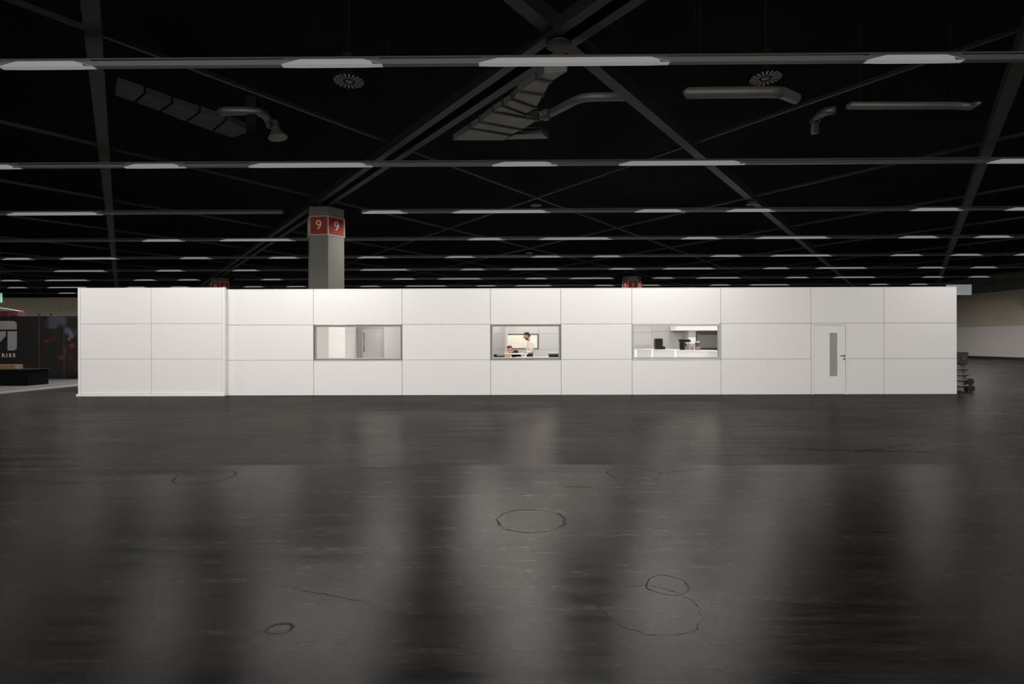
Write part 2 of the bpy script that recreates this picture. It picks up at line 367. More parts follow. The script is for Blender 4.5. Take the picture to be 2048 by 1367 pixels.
def strip_light(x0, x1, Y, tl, tr, label, wid, watts=0, spread=150):
    xc = (x0+x1)/2
    t = thing('strip_light', label, 'strip light', (xc, Y, ZL), 'glowing ceiling strip lights')
    h = .078; tp = min(.3, (x1-x0)*.3)  # pointed ends put the light's fade along the trough into the shape
    L_ = (x0, x0+tp*tl, x1-tp*tr, x1)
    bm = bmesh.new(); secs = []
    for xx, s in zip(L_, (.12 if tl else 1, 1, 1, .12 if tr else 1)):
        hh = h*s; wb_ = wid/2*(.75+.25*s)
        secs.append([bm.verts.new((xx, Y+yy, ZL+zz)) for yy, zz in ((-wb_*1.08, hh), (-wb_*.85, 0), (wb_*.85, 0), (wb_*1.08, hh))])
    for q, s in zip(secs, secs[1:]):
        if (q[0].co-s[0].co).length < 1e-5: continue
        for k in range(4): bm.faces.new((q[k], q[(k+1) % 4], s[(k+1) % 4], s[k]))
    bm.faces.new(secs[0][::-1]); bm.faces.new(secs[-1])
    bmesh.ops.remove_doubles(bm, verts=bm.verts, dist=1e-5)
    obj('diffuser', bm, 'lamp', t)
    box('housing', x0+.03, x1-.03, Y-.045, Y+.045, ZL+.079, ZL+.112, 'rail', t)
    if watts:
        l = area('tube', (xc, Y, ZL-.012), (0, 0, 0), (x1-x0)*.95, .1, watts, (1, .975, .95), spread)
        l.parent = t; l.matrix_parent_inverse = t.matrix_basis.inverted()
for r in range(1, 10):
    Y = ROWY[r]
    a, b = X(-160, Y, 300), X(2200, Y, 300)
    a = max(a, XL+.5); b = min(b, XR-.5)
    xs = [(a, b)]
    for g0, g1 in GAPS.get(r, []):
        l_, r_ = xs.pop(); g0, g1 = X(g0, Y), X(g1, Y); xs += [(l_, g0), (g1, r_)]
    if r == 9: xs = [(a, X(160, Y))]
    rail(Y, xs, 'grey lighting rail hung from the hall roof, %s of the rails' % ORD[r-1])
    lp = ROWS[r]
    for i, (p0, p1) in enumerate(lp):
        yy = HY - (ZL-EYE)*F/Y
        x0, x1 = X(p0, Y, yy), X(p1, Y, yy)
        if x1 > XR-.3: continue
        tl = not (i and abs(lp[i-1][1]-p0) < 3); tr = not (i+1 < len(lp) and abs(lp[i+1][0]-p1) < 3)
        pos = ('only glowing strip light seen on the %s ceiling rail' % ORD[r-1]) if len(lp) == 1 else 'glowing strip light, %s from the left on the %s ceiling rail' % (NTH[i], ORD[r-1])
        strip_light(x0, x1, Y, tl, tr, pos, .13, LAMP_W.get(r, 0), SPREAD.get(r, 150))

# ------------------------------------------------------------------ ducts, pipes and vents under the roof
dz = 7.1
du = thing('air_duct', 'wide galvanised air duct of flanged segments bending behind the nearest light rail', 'duct', tuple(atz(1030, 230, dz)))
Lp = [(1090,146),(1075,158.5),(1037,182.5),(1025,199),(1006,212),(987,223.5),(961,244),(942,257),(905,281)]
Rp = [(1136,141.5),(1101,163.5),(1086,190),(1072,215),(1050,228),(1076,239.5),(1043,259),(1022,270),(1006,281)]
for i in range(len(Lp)-1):
    a, b, c, d = [atz(*p, dz) for p in (Lp[i], Rp[i], Rp[i+1], Lp[i+1])]
    g = (d-a).normalized()*.03; g2 = (c-b).normalized()*.03
    bm = bmesh.new(); prism(bm, [a+g, b+g2, c-g2, d-g], (0, 0, .16)); obj('duct_segment', bm, 'duct', du)
    if i:
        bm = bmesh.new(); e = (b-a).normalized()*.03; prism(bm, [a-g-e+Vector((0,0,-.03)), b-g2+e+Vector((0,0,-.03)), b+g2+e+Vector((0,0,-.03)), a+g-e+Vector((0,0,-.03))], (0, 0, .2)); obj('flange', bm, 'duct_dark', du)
a, b, c, d = [atz(*p, dz-.02) for p in ((905,283),(1008,283),(1095,276),(1075,267))]
bm = bmesh.new(); prism(bm, [atz(*p, dz) for p in ((1010,279),(1097,277),(1085,268),(1030,269))], (0, 0, .2)); obj('outlet_box', bm, 'duct', du)
bm = bmesh.new(); tube(bm, [atz(1056,232,dz+.2), atz(1088,231,dz+.2)], .11, 12); tube(bm, [atz(1088,231,dz+.2), atz(1098,229,dz+.2)], .14, 12); obj('branch_collar', bm, 'duct', du, smooth=False)
bm = bmesh.new(); tube(bm, [atz(*p, dz+.2) for p in ((1096,229),(1108,223),(1150,201),(1165,196),(1186,194),(1252,193))], .10, 12); obj('branch_pipe', bm, 'duct', du, smooth=True)
du2 = thing('air_duct', 'long dim flat air duct running diagonally across the roof at the left', 'duct', tuple(atz(360, 215, 7.3)))
Lp = [(232,167),(290,186),(345,206),(400,224),(452,240),(505,262)]; Rp = [(228,190),(270,204),(320,222),(372,243),(425,262),(468,276)]
for i in range(len(Lp)-1):
    a, b, c, d = [atz(*p, 7.3) for p in (Lp[i], Rp[i], Rp[i+1], Lp[i+1])]; g = (d-a).normalized()*.03
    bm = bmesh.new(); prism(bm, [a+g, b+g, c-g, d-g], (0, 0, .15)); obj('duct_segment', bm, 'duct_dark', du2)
p1 = thing('vent_pipe', 'short bent metal pipe with a flared outlet above the column at the left', 'pipe', tuple(atz(505, 235, 7.0)))
bm = bmesh.new(); tube(bm, [atz(*p, 7.0) for p in ((441,225),(452,222),(490,222),(518,224),(530,230),(536,240),(539,250))], .10, 12); obj('pipe', bm, 'pipe', p1, smooth=True)
a = atz(548, 250, 7.0); bm = bmesh.new(); tube(bm, [a+Vector((0,0,.1)), a+Vector((.05,0,-.12)), a+Vector((.1,0,-.32))], [.09, .11, .24], 12); obj('outlet', bm, 'duct', p1)
a = atz(504, 240, 6.8); box('bracket', a.x-.12, a.x+.12, a.y-.05, a.y+.05, 6.45, 7.35, 'roof', p1)
p2 = thing('round_duct', 'round metal duct ending in a cut elbow, under the nearest rail at the right', 'duct', tuple(atz(1470, 185, 7.2)))
bm = bmesh.new(); q = [atz(*p, 7.2) for p in ((1368,183),(1375,186),(1540,184),(1562,185))]; tube(bm, q, [.04, .125, .125, .125], 16); obj('duct_tube', bm, 'duct', p2, smooth=True)
bm = bmesh.new(); tube(bm, [q[-1], atz(1573,189,7.2), atz(1592,197,7.2)], .125, 16); obj('elbow', bm, 'duct', p2)
p3 = thing('round_duct', 'slim long round duct hung beside the right girder', 'duct', tuple(atz(1800, 211, 7.2)))
bm = bmesh.new(); q = [atz(*p, 7.2) for p in ((1692,213),(1702,211),(1912,211),(1940,213),(1950,209),(1962,205))]; tube(bm, q, [.05,.09,.09,.09,.07,.03], 14); obj('duct_tube', bm, 'duct', p3, smooth=True)
for par, pts_ in ((p2, ((1400,186),(1530,186))), (p3, ((1720,211),(1900,211)))):
    for q_ in pts_:
        e = atz(*q_, 7.2); bm = bmesh.new(); tube(bm, [e+Vector((0,0,.08)), (e.x, e.y, ZC)], .01, 5); obj('hanger', bm, 'roof', par)
p4 = thing('bent_pipe', 'dim pipe bend left of the slim round duct', 'pipe', tuple(atz(1640, 230, 7.2)))
bm = bmesh.new(); q = [atz(*p, 7.2) for p in ((1671,220),(1652,223),(1638,230),(1630,239))]; q.append(q[-1]+Vector((0, 0, -.35))); tube(bm, q, .10, 14); obj('pipe', bm, 'pipe', p4, smooth=True)
bm = bmesh.new(); tube(bm, [q[-2]+Vector((0,0,.02)), q[-2]+Vector((0,0,-.05))], .125, 14); obj('collar', bm, 'pipe', p4)
def vent(px, py, label):
    c = atz(px, py, 6.55); t = thing('ceiling_vent', label, 'vent', tuple(c), 'round swirl air vents under the roof')
    bm = bmesh.new(); lathe(bm, [(.30, .05), (.31, .02), (.31, .0), (.30, .015)], 28, c); obj('dish', bm, 'roof', t)
    for k in range(20):
        a = 2*math.pi*k/20; d = Vector((math.cos(a), math.sin(a), 0)); n = Vector((-d.y, d.x, 0))
        bm = bmesh.new(); prism(bm, [c+d*.11-n*.008, c+d*.285-n*.024, c+d*.285+n*.024, c+d*.11+n*.008], (0, 0, -.012)); obj('blade', bm, 'vent', t)
    bm = bmesh.new(); lathe(bm, [(.03, -.03), (.075, -.01), (.075, .0)], 16, c); obj('hub', bm, 'vent', t)
    bm = bmesh.new(); lathe(bm, [(.12, .05), (.12, .5)], 14, c); tube(bm, [c+Vector((0,0,.5)), Vector((c.x, c.y, ZC))], .012, 6); obj('neck', bm, 'roof', t)
vent(698, 162, 'round swirl vent under the nearest light rail, left one'); vent(1531, 156, 'round swirl vent under the nearest light rail, right one')

# ------------------------------------------------------------------ the booth
YW = 15.18
booth = thing('exhibition_booth', 'long white panelled booth with three windows and a door on dark hall floor', 'booth', (2.2, YW, 0))
bxs = [X(p, YW) for p in (450.5, 627, 804, 981, 1122, 1264, 1442, 1622, 1768, 1914)]
G = .006; T = .04
def panel(x0, x1, z0, z1, Y=YW, m='white', parent=booth, t=T):
    return box('panel', x0+G, x1-G, Y, Y+t, z0+G, z1-G, m, parent, bevel=.002)
win_cols = {1: ('frame', 1), 3: ('frame', 2), 5: ('pale_frame', 3)}
dx0, dx1 = X(1624, YW), X(1694, YW)
for i in range(9):
    x0, x1 = bxs[i], bxs[i+1]
    for r in range(3):
        if r == 1 and i in win_cols: continue
        if i == 7 and r < 2: panel(dx1, x1, r+.0 if r else .0, r+1); continue
        panel(x0, x1, r, r+1)
# seam profiles behind the joints
for i, x in enumerate(bxs):
    box('joint_profile', x-(.03 if i else 0), x+(.03 if i < 9 else 0), YW+T+.001, YW+T+.03, 0, 3.0, 'strip', booth)
for i in range(9):
    for z in (1, 2):
        if i == 7: box('joint_profile', (dx1+.03 if z == 1 else bxs[i]+.03), bxs[i+1]-.03, YW+T+.001, YW+T+.03, z-.03, z+.03, 'strip', booth)
        elif not (i in win_cols): box('joint_profile', bxs[i]+.03, bxs[i+1]-.03, YW+T+.001, YW+T+.03, z-.03, z+.03, 'strip', booth)
box('top_rail', bxs[0], bxs[-1], YW-.004, YW+.07, 3.0, 3.015, 'trim', booth)
box('joint_profile', dx1-.0, dx1+.03, YW+T+.001, YW+T+.03, 0, 2.0, 'strip', booth)
def window(x0, x1, z0, z1, Y, m, parent, dep=.10, th=.04, pane=True):
    bm = bmesh.new()
    quad_box(bm, x0, x1, Y-.012, Y+dep, z1-th, z1); quad_box(bm, x0, x1, Y-.012, Y+dep, z0, z0+th)
    quad_box(bm, x0, x0+th, Y-.012, Y+dep, z0+th, z1-th); quad_box(bm, x1-th, x1, Y-.012, Y+dep, z0+th, z1-th)
    f = obj('window_frame', bm, m, parent)
    if m != 'pale_frame':
        bm = bmesh.new(); e = th+.028           # pale inner bead
        quad_box(bm, x0+th, x1-th, Y+.03, Y+.09, z1-e, z1-th); quad_box(bm, x0+th, x1-th, Y+.03, Y+.09, z0+th, z0+e)
        quad_box(bm, x0+th, x0+e, Y+.03, Y+.09, z0+e, z1-e); quad_box(bm, x1-e, x1-th, Y+.03, Y+.09, z0+e, z1-e)
        obj('glazing_bead', bm, 'pale_frame', f)
    if pane: box('pane', x0+th-.005, x1-th+.005, Y+.05, Y+.058, z0+th-.005, z1-th+.005, 'glass', f)
    return f
for i, (m, n) in win_cols.items(): window(bxs[i]+.004, bxs[i+1]-.004, 1.0, 1.995, YW, m, booth, th=(.034 if n == 2 else .03 if n == 1 else .06))
# door
df = bmesh.new(); Y = YW
for a in ((dx0, dx0+.04, 0, 1.955), (dx1-.04, dx1, 0, 1.955), (dx0, dx1, 1.955, 1.99)): quad_box(df, a[0], a[1], Y-.006, Y+.09, a[2], a[3])
obj('door_frame', df, 'trim', booth)
box('panel', bxs[7]+G, dx0-.003, YW, YW+T, .006, 1.99, 'white', booth)
l0, l1 = dx0+.050, dx1-.050
box('door_seal', dx0+.02, dx1-.02, YW+.05, YW+.06, .002, 1.97, 'strip', booth)
gx0, gx1 = X(1659.5, YW), X(1675, YW); gz0, gz1 = Z(1667, 752, YW), Z(1667, 665.5, YW)
bm = bmesh.new()
for q in ((l0, gx0, .01, 1.95), (gx1, l1, .01, 1.95), (gx0, gx1, .01, gz0), (gx0, gx1, gz1, 1.945)): quad_box(bm, q[0], q[1], YW+.004, YW+.045, q[2], q[3])
door = obj('door', bm, 'white', booth)
box('door_glass', gx0, gx1, YW+.018, YW+.03, gz0, gz1, 'frost', door)
bm = bmesh.new(); hx, hz = X(1688, YW), Z(1688, 711, YW)
lathe(bm, [(.026, 0), (.026, .01)], 14); bmesh.ops.rotate(bm, verts=bm.verts, cent=(0,0,0), matrix=Matrix.Rotation(math.pi/2, 3, 'X')); bmesh.ops.translate(bm, verts=bm.verts, vec=(hx, YW+.004, hz))
tube(bm, [(hx, YW+.004, hz), (hx, YW-.05, hz), (hx-.02, YW-.06, hz), (hx-.13, YW-.06, hz)], .011, 8)
obj('door_handle', bm, 'dark_steel', door)
bm = bmesh.new(); lathe(bm, [(.027, 0), (.027, .012), (.012, .014)], 14); bmesh.ops.rotate(bm, verts=bm.verts, cent=(0,0,0), matrix=Matrix.Rotation(math.pi/2, 3, 'X')); bmesh.ops.translate(bm, verts=bm.verts, vec=(hx, YW+.004, hz-.088))
obj('lock_cylinder', bm, 'dark_steel', door)
# side walls and inner partitions, all of the same panels
def cross_panels(x, y0, y1, parent=booth, m='white', rows=3, t=T):
    n = max(1, round((y1-y0)/2.5)); w_ = (y1-y0)/n
    for k in range(n):
        for r in range(rows): box('panel', x-t/2, x+t/2, y0+w_*k+G, y0+w_*(k+1)-G, r+G, r+1-G, m, parent)
        if k: box('joint_profile', x-t/2+.008, x+t/2-.008, y0+w_*k-G, y0+w_*k+G, 0, 3, 'strip', parent)
    for r in range(1, rows): box('joint_profile', x-t/2+.008, x+t/2-.008, y0, y1, r-G, r+G, 'strip', parent)
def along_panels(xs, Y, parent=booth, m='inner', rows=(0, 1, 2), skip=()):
    for k in range(len(xs)-1):
        for r in rows:
            if (k, r) in skip: continue
            panel(xs[k], xs[k+1], r, r+1, Y, m, parent)
    for x in xs: box('joint_profile', x-.02, x+.02, Y+T+.001, Y+T+.02, 0, 3, 'strip', parent)
    for k in range(len(xs)-1):
        for z in (1, 2):
            if (k, 1) in skip: continue
            box('joint_profile', xs[k]+.02, xs[k+1]-.02, Y+T+.001, Y+T+.02, z-.02, z+.02, 'strip', parent)
YR = 34.0
cross_panels(bxs[0]+.03, YW+.08, YR); cross_panels(bxs[-1]-.03, YW+.08, YR)
# room 1 (left window)
xd = X(812, 15.6)
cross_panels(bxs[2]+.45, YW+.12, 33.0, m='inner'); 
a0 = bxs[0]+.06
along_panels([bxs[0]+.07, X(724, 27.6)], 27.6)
d0, d1 = X(724.5, 27.6), X(765, 27.6)
bm = bmesh.new()
for a in ((d0, d0+.06, 0, 2.07), (d1-.05, d1, 0, 2.07), (d0, d1, 2.07, 2.12)): quad_box(bm, a[0], a[1], 27.55, 27.68, a[2], a[3])
obj('inner_door_frame', bm, 'trim', booth)
dd = box('inner_door', d0+.065, d1-.055, 27.6, 27.64, .01, 2.06, 'gloss_white', booth)
bm = bmesh.new(); tube(bm, [(d0+.1, 27.6, 1.03), (d0+.1, 27.54, 1.03), (d0+.1, 27.54, 1.95), (d0+.1, 27.6, 1.95)], .022, 8); obj('pull_bar', bm, 'dark_steel', dd)
panel(d0, d1, 2.12, 3, 27.6, 'inner')
box('corner_post', d1+.001, d1+.06, 27.55, 27.66, 0, 3, 'strip', booth)
cross_panels(d1+.035, 27.75, 33.0, m='inner')
along_panels([X(768, 33), X(808, 33), X(850, 33)], 33.0)
# room 2 (middle window)
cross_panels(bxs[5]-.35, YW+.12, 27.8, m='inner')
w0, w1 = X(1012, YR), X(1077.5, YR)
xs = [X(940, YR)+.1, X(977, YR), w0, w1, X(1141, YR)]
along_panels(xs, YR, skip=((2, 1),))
window(w0, w1, 1.0, 2.0, YR, 'frame', booth, th=.07)
box('corner_post', X(1010.2, YR-3), X(1012, YR-3), YR-3.0, YR-2.94, 0, 3, 'strip', booth)
box('panel', X(1012, YR-3), X(1014, YR-3), YR-2.95, YR-.05, 0, 3, 'inner', booth)
box('panel', w0-2.2, w1+1.2, YR+2.2, YR+2.24, 0, 3.0, 'cream', booth)
# room 3 (right window)
yk = 27.9
along_panels([X(1250, 30.5), X(1310, 30.5)], 30.5)
along_panels([X(1304, yk), X(1378, yk)], yk)
s0, s1 = X(1392, yk), X(1436, yk)
box('cabinet_column', X(1377, 27.2), X(1391.5, 27.2), 27.2, 27.85, 0, 2.029, 'gloss_white', booth)
box('soffit', X(1350, 27), X(1470, 27), 26.9, 27.85, 2.03, 3.0, 'white', booth)
window(s0, s1+.1, .98, 2.0, yk, 'frame', booth, th=.05)
box('roller_shutter', s0-.1, s1+.3, yk+.16, yk+.20, .9, 2.2, 'shutter', booth)
box('shutter_box', s0, s1+.1, yk+.11, yk+.155, 1.84, 2.0, 'rail', booth)
box('shutter_foot', s0, s1+.1, yk+.11, yk+.155, 1.0, 1.15, 'rail', booth)
along_panels([s1+.11, bxs[-1]-.06], yk)
panel(s0, s1+.1, 2, 3, yk, 'inner'); panel(s0, s1+.1, 0, .98, yk, 'inner')
cross_panels(X(1452, yk), YW+.12, yk-.05, m='inner')

# left unit, a hand's breadth in front and taller
YU = 15.05; HU = 3.06
unit = thing('panel_unit', 'white panelled wall unit with raised border at the left end of the booth', 'wall unit', (X(300, YU), YU, 0))
u0, u1 = X(155.5, YU), X(449.5, YU)-.0
um = X(302, YU); i0, i1 = u0+.07, u1-.07
for (a, b) in ((i0, um), (um, i1)):
    for z0, z1 in ((.07, 1.045), (1.045, 2.04), (2.04, HU)): box('panel', a+G, b-G, YU+.012, YU+.05, z0+G, z1-G*.5, 'white', unit, bevel=.002)
for z in (1.045, 2.04): box('joint_profile', i0+.01, i1-.01, YU+.051, YU+.075, z-.03, z+.03, 'strip', unit)
box('joint_profile', um-.03, um+.03, YU+.0765, YU+.10, .08, HU-.01, 'strip', unit)
box('side_post', u0, i0, YU, YU+.1, .07, HU, 'trim', unit, bevel=.006); box('side_post', i1, u1, YU, YU+.1, .07, HU, 'trim', unit, bevel=.006)
box('base_rail', u0-.03, u1, YU-.035, YU+.1, 0, .065, 'trim', unit, bevel=.008)
box('panel', u0, u0+.04, YU+.11, YU+5, 0, HU, 'white', unit); box('panel', u0+.05, u1-.001, YU+4.96, YU+5, 0, HU, 'white', unit)

# ------------------------------------------------------------------ things inside the booth
def simple_table(name, label, x0, x1, y0, y1, ztop, m='gloss_white', thick=.04, inset=.05):
    t = thing(name, label, 'table', ((x0+x1)/2, (y0+y1)/2, 0))
    box('tabletop', x0, x1, y0, y1, ztop-thick, ztop, m, t, bevel=.005)
    for a in (x0+inset, x1-inset-.04):
        for b in (y0+inset, y1-inset-.04): box('leg', a, a+.04, b, b+.04, 0, ztop-thick, 'steel', t)
    return t
# round table in the left room
c = at(764, 709, 30.3); t = thing('round_table', 'white round table seen through the left window', 'table', (c.x, 30.3, 0))
bm = bmesh.new(); lathe(bm, [(.66, .72), (.70, .735), (.70, .755)], 32, (c.x, 30.3, 0)); obj('tabletop', bm, 'gloss_white', t)
bm = bmesh.new(); lathe(bm, [(.05, .02), (.04, .62), (.22, .719)], 16, (c.x, 30.3, 0)); obj('pedestal', bm, 'dark_steel', t)
bm = bmesh.new(); lathe(bm, [(.32, 0), (.32, .015), (.05, .03)], 24, (c.x, 30.3, 0)); obj('foot', bm, 'steel', t)
# counter under the middle window and the tall table behind it
YC = 15.75
simple_table('window_counter', 'narrow white counter just inside the middle window', X(986, YC), X(1120, YC), 15.42, 16.0, 1.06)
YT = 16.42
simple_table('tall_table', 'tall white table between the seated and the standing person', X(1009, YT), X(1056, YT), 16.25, 16.72, Z(1030, 705.8, 16.4))
# black folder/laptop at left
a, b = X(987.5, 15.7), X(1009, 15.7)
lt = thing('laptop', 'flat black laptop lying half open on the left end of the window counter', 'laptop', ((a+b)/2, 15.7, 1.06))
box('base', a, b, 15.55, 15.78, 1.0605, 1.082, 'black', lt, bevel=.003)
bm = bmesh.new(); prism(bm, [(a, 15.60, 1.084), (b, 15.60, 1.084), (b, 15.79, 1.12), (a, 15.79, 1.12)], (0, .004, .012)); obj('lid', bm, 'black', lt)
bm = bmesh.new(); prism(bm, [(a+.0, 15.60, 1.083), (a+.09, 15.60, 1.083), (a+.09, 15.72, 1.10), (a, 15.72, 1.10)], (0, 0, .05)); obj('hinge_block', bm, 'black', lt, bevel=.006)
# small stand
sx = X(996, 16.1)
st = thing('desk_stand', 'thin grey T shaped stand behind the black laptop', 'stand', (sx, 16.9, 0))
bm = bmesh.new(); lathe(bm, [(.15, 0), (.15, .02), (.02, .03)], 16, (sx, 16.9, 0)); obj('foot', bm, 'steel', st)
bm = bmesh.new(); tube(bm, [(sx, 16.9, .02), (sx, 16.9, 1.28)], .014, 8); obj('pole', bm, 'pale_frame', st)
box('crossbar', sx-.07, sx+.07, 16.885, 16.915, 1.28, 1.30, 'pale_frame', st)
# yellow tub
yx = X(1016, 15.62); bm = bmesh.new(); lathe(bm, [(.055, 0), (.07, .085), (.074, .09), (.074, .1), (.05, .105)], 18, (yx, 15.62, 1.061))
tag(obj('tub', bm, 'yellow', smooth=False), 'small yellow tub on the window counter in front of the seated person', 'tub')
# dark bag on counter
bx0, bx1 = X(1023, 15.7), X(1033, 15.7); bm = bmesh.new(); quad_box(bm, bx0, bx1, 15.6, 15.8, 1.0605, 1.115)
bmesh.ops.bevel(bm, geom=bm.edges[:], offset=.018, segments=3, affect='EDGES'); tag(obj('pouch', bm, 'cloth_black', smooth=True), 'flat dark pouch right of the yellow tub', 'pouch')
# printer with paper
p0, p1_ = X(1097.5, 15.7), X(1117, 15.7)
pr = thing('printer', 'low black printer at the right end of the window counter', 'printer', ((p0+p1_)/2, 15.7, 1.06))
bm = bmesh.new(); prism(bm, [(p0, 15.52, 1.0605), (p0, 15.52, 1.12), (p0, 15.6, 1.155), (p0, 15.88, 1.155), (p0, 15.88, 1.0605)], (p1_-p0, 0, 0)); obj('body', bm, 'black', pr, bevel=.006)
box('tray', p0+.03, p1_-.05, 15.47, 15.53, 1.062, 1.075, 'black', pr)
bm = bmesh.new(); quad_box(bm, p0+.04, p1_-.01, 15.62, 15.86, 1.156, 1.185); bmesh.ops.rotate(bm, verts=bm.verts, cent=((p0+p1_)/2, 15.7, 1.17), matrix=Matrix.Rotation(.12, 3, 'Z'))
tag(obj('paper_stack', bm, 'paper'), 'white stack of paper on top of the black printer', 'paper')

# bar counter seen through the right window: runs back towards the left
A = Vector((X(1269.5, 20.6), 20.6, 0)); B = Vector((X(1437, 15.75), 15.75, 0)); ZB = 1.215
B = Vector((X(1436, 15.9), 15.9, 0))
bd = (B-A).normalized(); bn = Vector((-bd.y, bd.x, 0)); bn = bn if bn.y > 0 else -bn
bar = thing('bar_counter', 'white bar counter with glowing seams behind the right window', 'counter', tuple(A))
def onbar(px, back=.0):                                   # point on the bar's front line under the pixel column
    r = ray(px, 690); n = bn; k = (A.x*n.x+A.y*n.y)/(r.x*n.x+r.y*n.y); p = Vector((r.x*k, r.y*k, 0)); return p + bn*back
def barbox(nm, pA, pB, f0, f1, z0, z1, m, par=bar):
    bm = bmesh.new(); prism(bm, [pA+bn*f0+Vector((0,0,z0)), pB+bn*f0+Vector((0,0,z0)), pB+bn*f1+Vector((0,0,z0)), pA+bn*f1+Vector((0,0,z0))], (0, 0, z1-z0)); return obj(nm, bm, m, par)
seams = [onbar(1269.8), onbar(1304.5), onbar(1351), onbar(1436)]
for i in range(3):
    barbox('front_panel', seams[i]+bd*(.12 if i == 0 else .05), seams[i+1]-bd*.05, 0, .04, .1, ZB-.035, 'gloss_white')
for i in range(3): barbox('glowing_seam', seams[i]-bd*.045, seams[i]+bd*(.115 if i == 0 else .045), .01, .03, .1, ZB-.036, 'led')
barbox('worktop', A-bd*.04, B+bd*.02, -.01, .62, ZB-.035, ZB, 'gloss_white')
barbox('carcass', A, B, .05, .55, 0, ZB-.036, 'white')
def onbox(pc, sx_, sy_, z0, z1, nm, m, par, bev=.004):
    return box(nm, pc.x-sx_/2, pc.x+sx_/2, pc.y-sy_/2, pc.y+sy_/2, z0, z1, m, par, bevel=bev)
# coffee machine, left
c = onbar(1307.5, .2); k = F/c.y
cm = thing('coffee_machine', 'tall black coffee machine on the left part of the bar counter', 'coffee machine', (c.x, c.y, ZB))
hgt = 20.5/k
onbox(c+Vector((-.01,0,0)), 13.5/k, .3, ZB+.001, ZB+hgt, 'body', 'black', cm, .01)
onbox(c+Vector((7.8/k,-.05,0)), 6/k, .2, ZB+.001, ZB+6/k, 'drip_tray', 'black', cm)
onbox(c+Vector((-.01,0,0)), 12/k, .26, ZB+hgt+.001, ZB+hgt+.02, 'lid', 'black', cm)
# second machine with overhanging head
c = onbar(1355.5, .2); k = F/c.y
cm = thing('coffee_machine', 'black coffee machine with round body and overhanging head beside the jars', 'coffee machine', (c.x, c.y, ZB))
bm = bmesh.new(); lathe(bm, [(6.2/k, .001), (6.6/k, .03), (6.9/k, 14/k), (6.9/k, 15.4/k)], 20, (c.x, c.y, ZB)); obj('body', bm, 'black', cm, smooth=False)
box('head', c.x-7.2/k, c.x+12.5/k, c.y-.10, c.y+.10, ZB+15.6/k, ZB+21/k, 'black', cm, bevel=.008)
bm = bmesh.new(); lathe(bm, [(.028, 0), (.035, .02), (.02, .05)], 12, (c.x-4/k, c.y, ZB+21.1/k)); obj('lid_knob', bm, 'dark_steel', cm)
bm = bmesh.new(); tube(bm, [(c.x+12.5/k, c.y, ZB+17/k), (c.x+15.5/k, c.y, ZB+17/k)], .022, 8); obj('spout', bm, 'black', cm)
def jar(px, wpx, hpx, back, label):
    c = onbar(px, back); k = F/c.y; r = wpx/2/k; h = hpx/k
    j = thing('glass_jar', label, 'jar', (c.x, c.y, ZB), 'glass jars on the bar counter')
    bm = bmesh.new(); lathe(bm, [(r*.9, .001), (r, .015), (r, h*.82), (r*.82, h*.9)], 18, (c.x, c.y, ZB)); obj('glass', bm, 'jar', j, smooth=False)
    bm = bmesh.new(); lathe(bm, [(r*.84, h*.9+.001), (r*.84, h), (r*.3, h+.01)], 18, (c.x, c.y, ZB)); obj('lid', bm, 'steel', j)
    bm = bmesh.new(); lathe(bm, [(r*.86, .02), (r*.86, h*.45)], 14, (c.x, c.y, ZB)); obj('contents', bm, 'shirt', j)
    bm = bmesh.new(); tube(bm, [(c.x+r*.9, c.y, ZB+h*.92), (c.x+r*1.06, c.y, ZB+h*.85), (c.x+r*1.04, c.y, ZB+h*.6)], .006, 6); obj('clasp', bm, 'dark_steel', j)
jar(1367.5, 9.5, 15, .12, 'glass jar next to the round bodied coffee machine, leftmost jar')
jar(1377.3, 7.5, 13.5, .12, 'narrow glass jar, the middle one of three on the bar')
jar(1387, 11, 17, .15, 'widest glass jar, rightmost of three on the bar')
c = onbar(1433.5, .1); bm = bmesh.new(); prism(bm, [(c.x-.06, c.y-.06, ZB+.001), (c.x+.04, c.y-.06, ZB+.001), (c.x+.04, c.y-.06, ZB+.20), (c.x+.02, c.y-.06, ZB+.20)], (0, .14, 0))
tag(obj('menu_holder', bm, 'black'), 'black wedge shaped stand at the right end of the bar counter', 'stand')

# ------------------------------------------------------------------ people
def skin_mesh(nodes, edges, sub=2):
    """nodes: {key:(pos, radius)}; returns a smooth skinned mesh datablock"""
    keys = list(nodes); me = bpy.data.meshes.new('s'); me.from_pydata([nodes[k][0] for k in keys], [(keys.index(a), keys.index(b)) for a, b in edges], [])
    o = bpy.data.objects.new('s', me); C.objects.link(o)
    md = o.modifiers.new('skin', 'SKIN'); md.use_smooth_shade = True; md.branch_smoothing = .3
    if not me.skin_vertices: me.skin_vertices.new()
    for i, k in enumerate(keys):
        r = nodes[k][1]; r = r if isinstance(r, tuple) else (r, r)
        me.skin_vertices[0].data[i].radius = r; me.skin_vertices[0].data[i].use_root = (i == 0)
    s = o.modifiers.new('sub', 'SUBSURF'); s.levels = sub; s.render_levels = sub
    bpy.context.view_layer.update()
    out = bpy.data.meshes.new_from_object(o.evaluated_get(bpy.context.evaluated_depsgraph_get()))
    bpy.data.objects.remove(o); return out
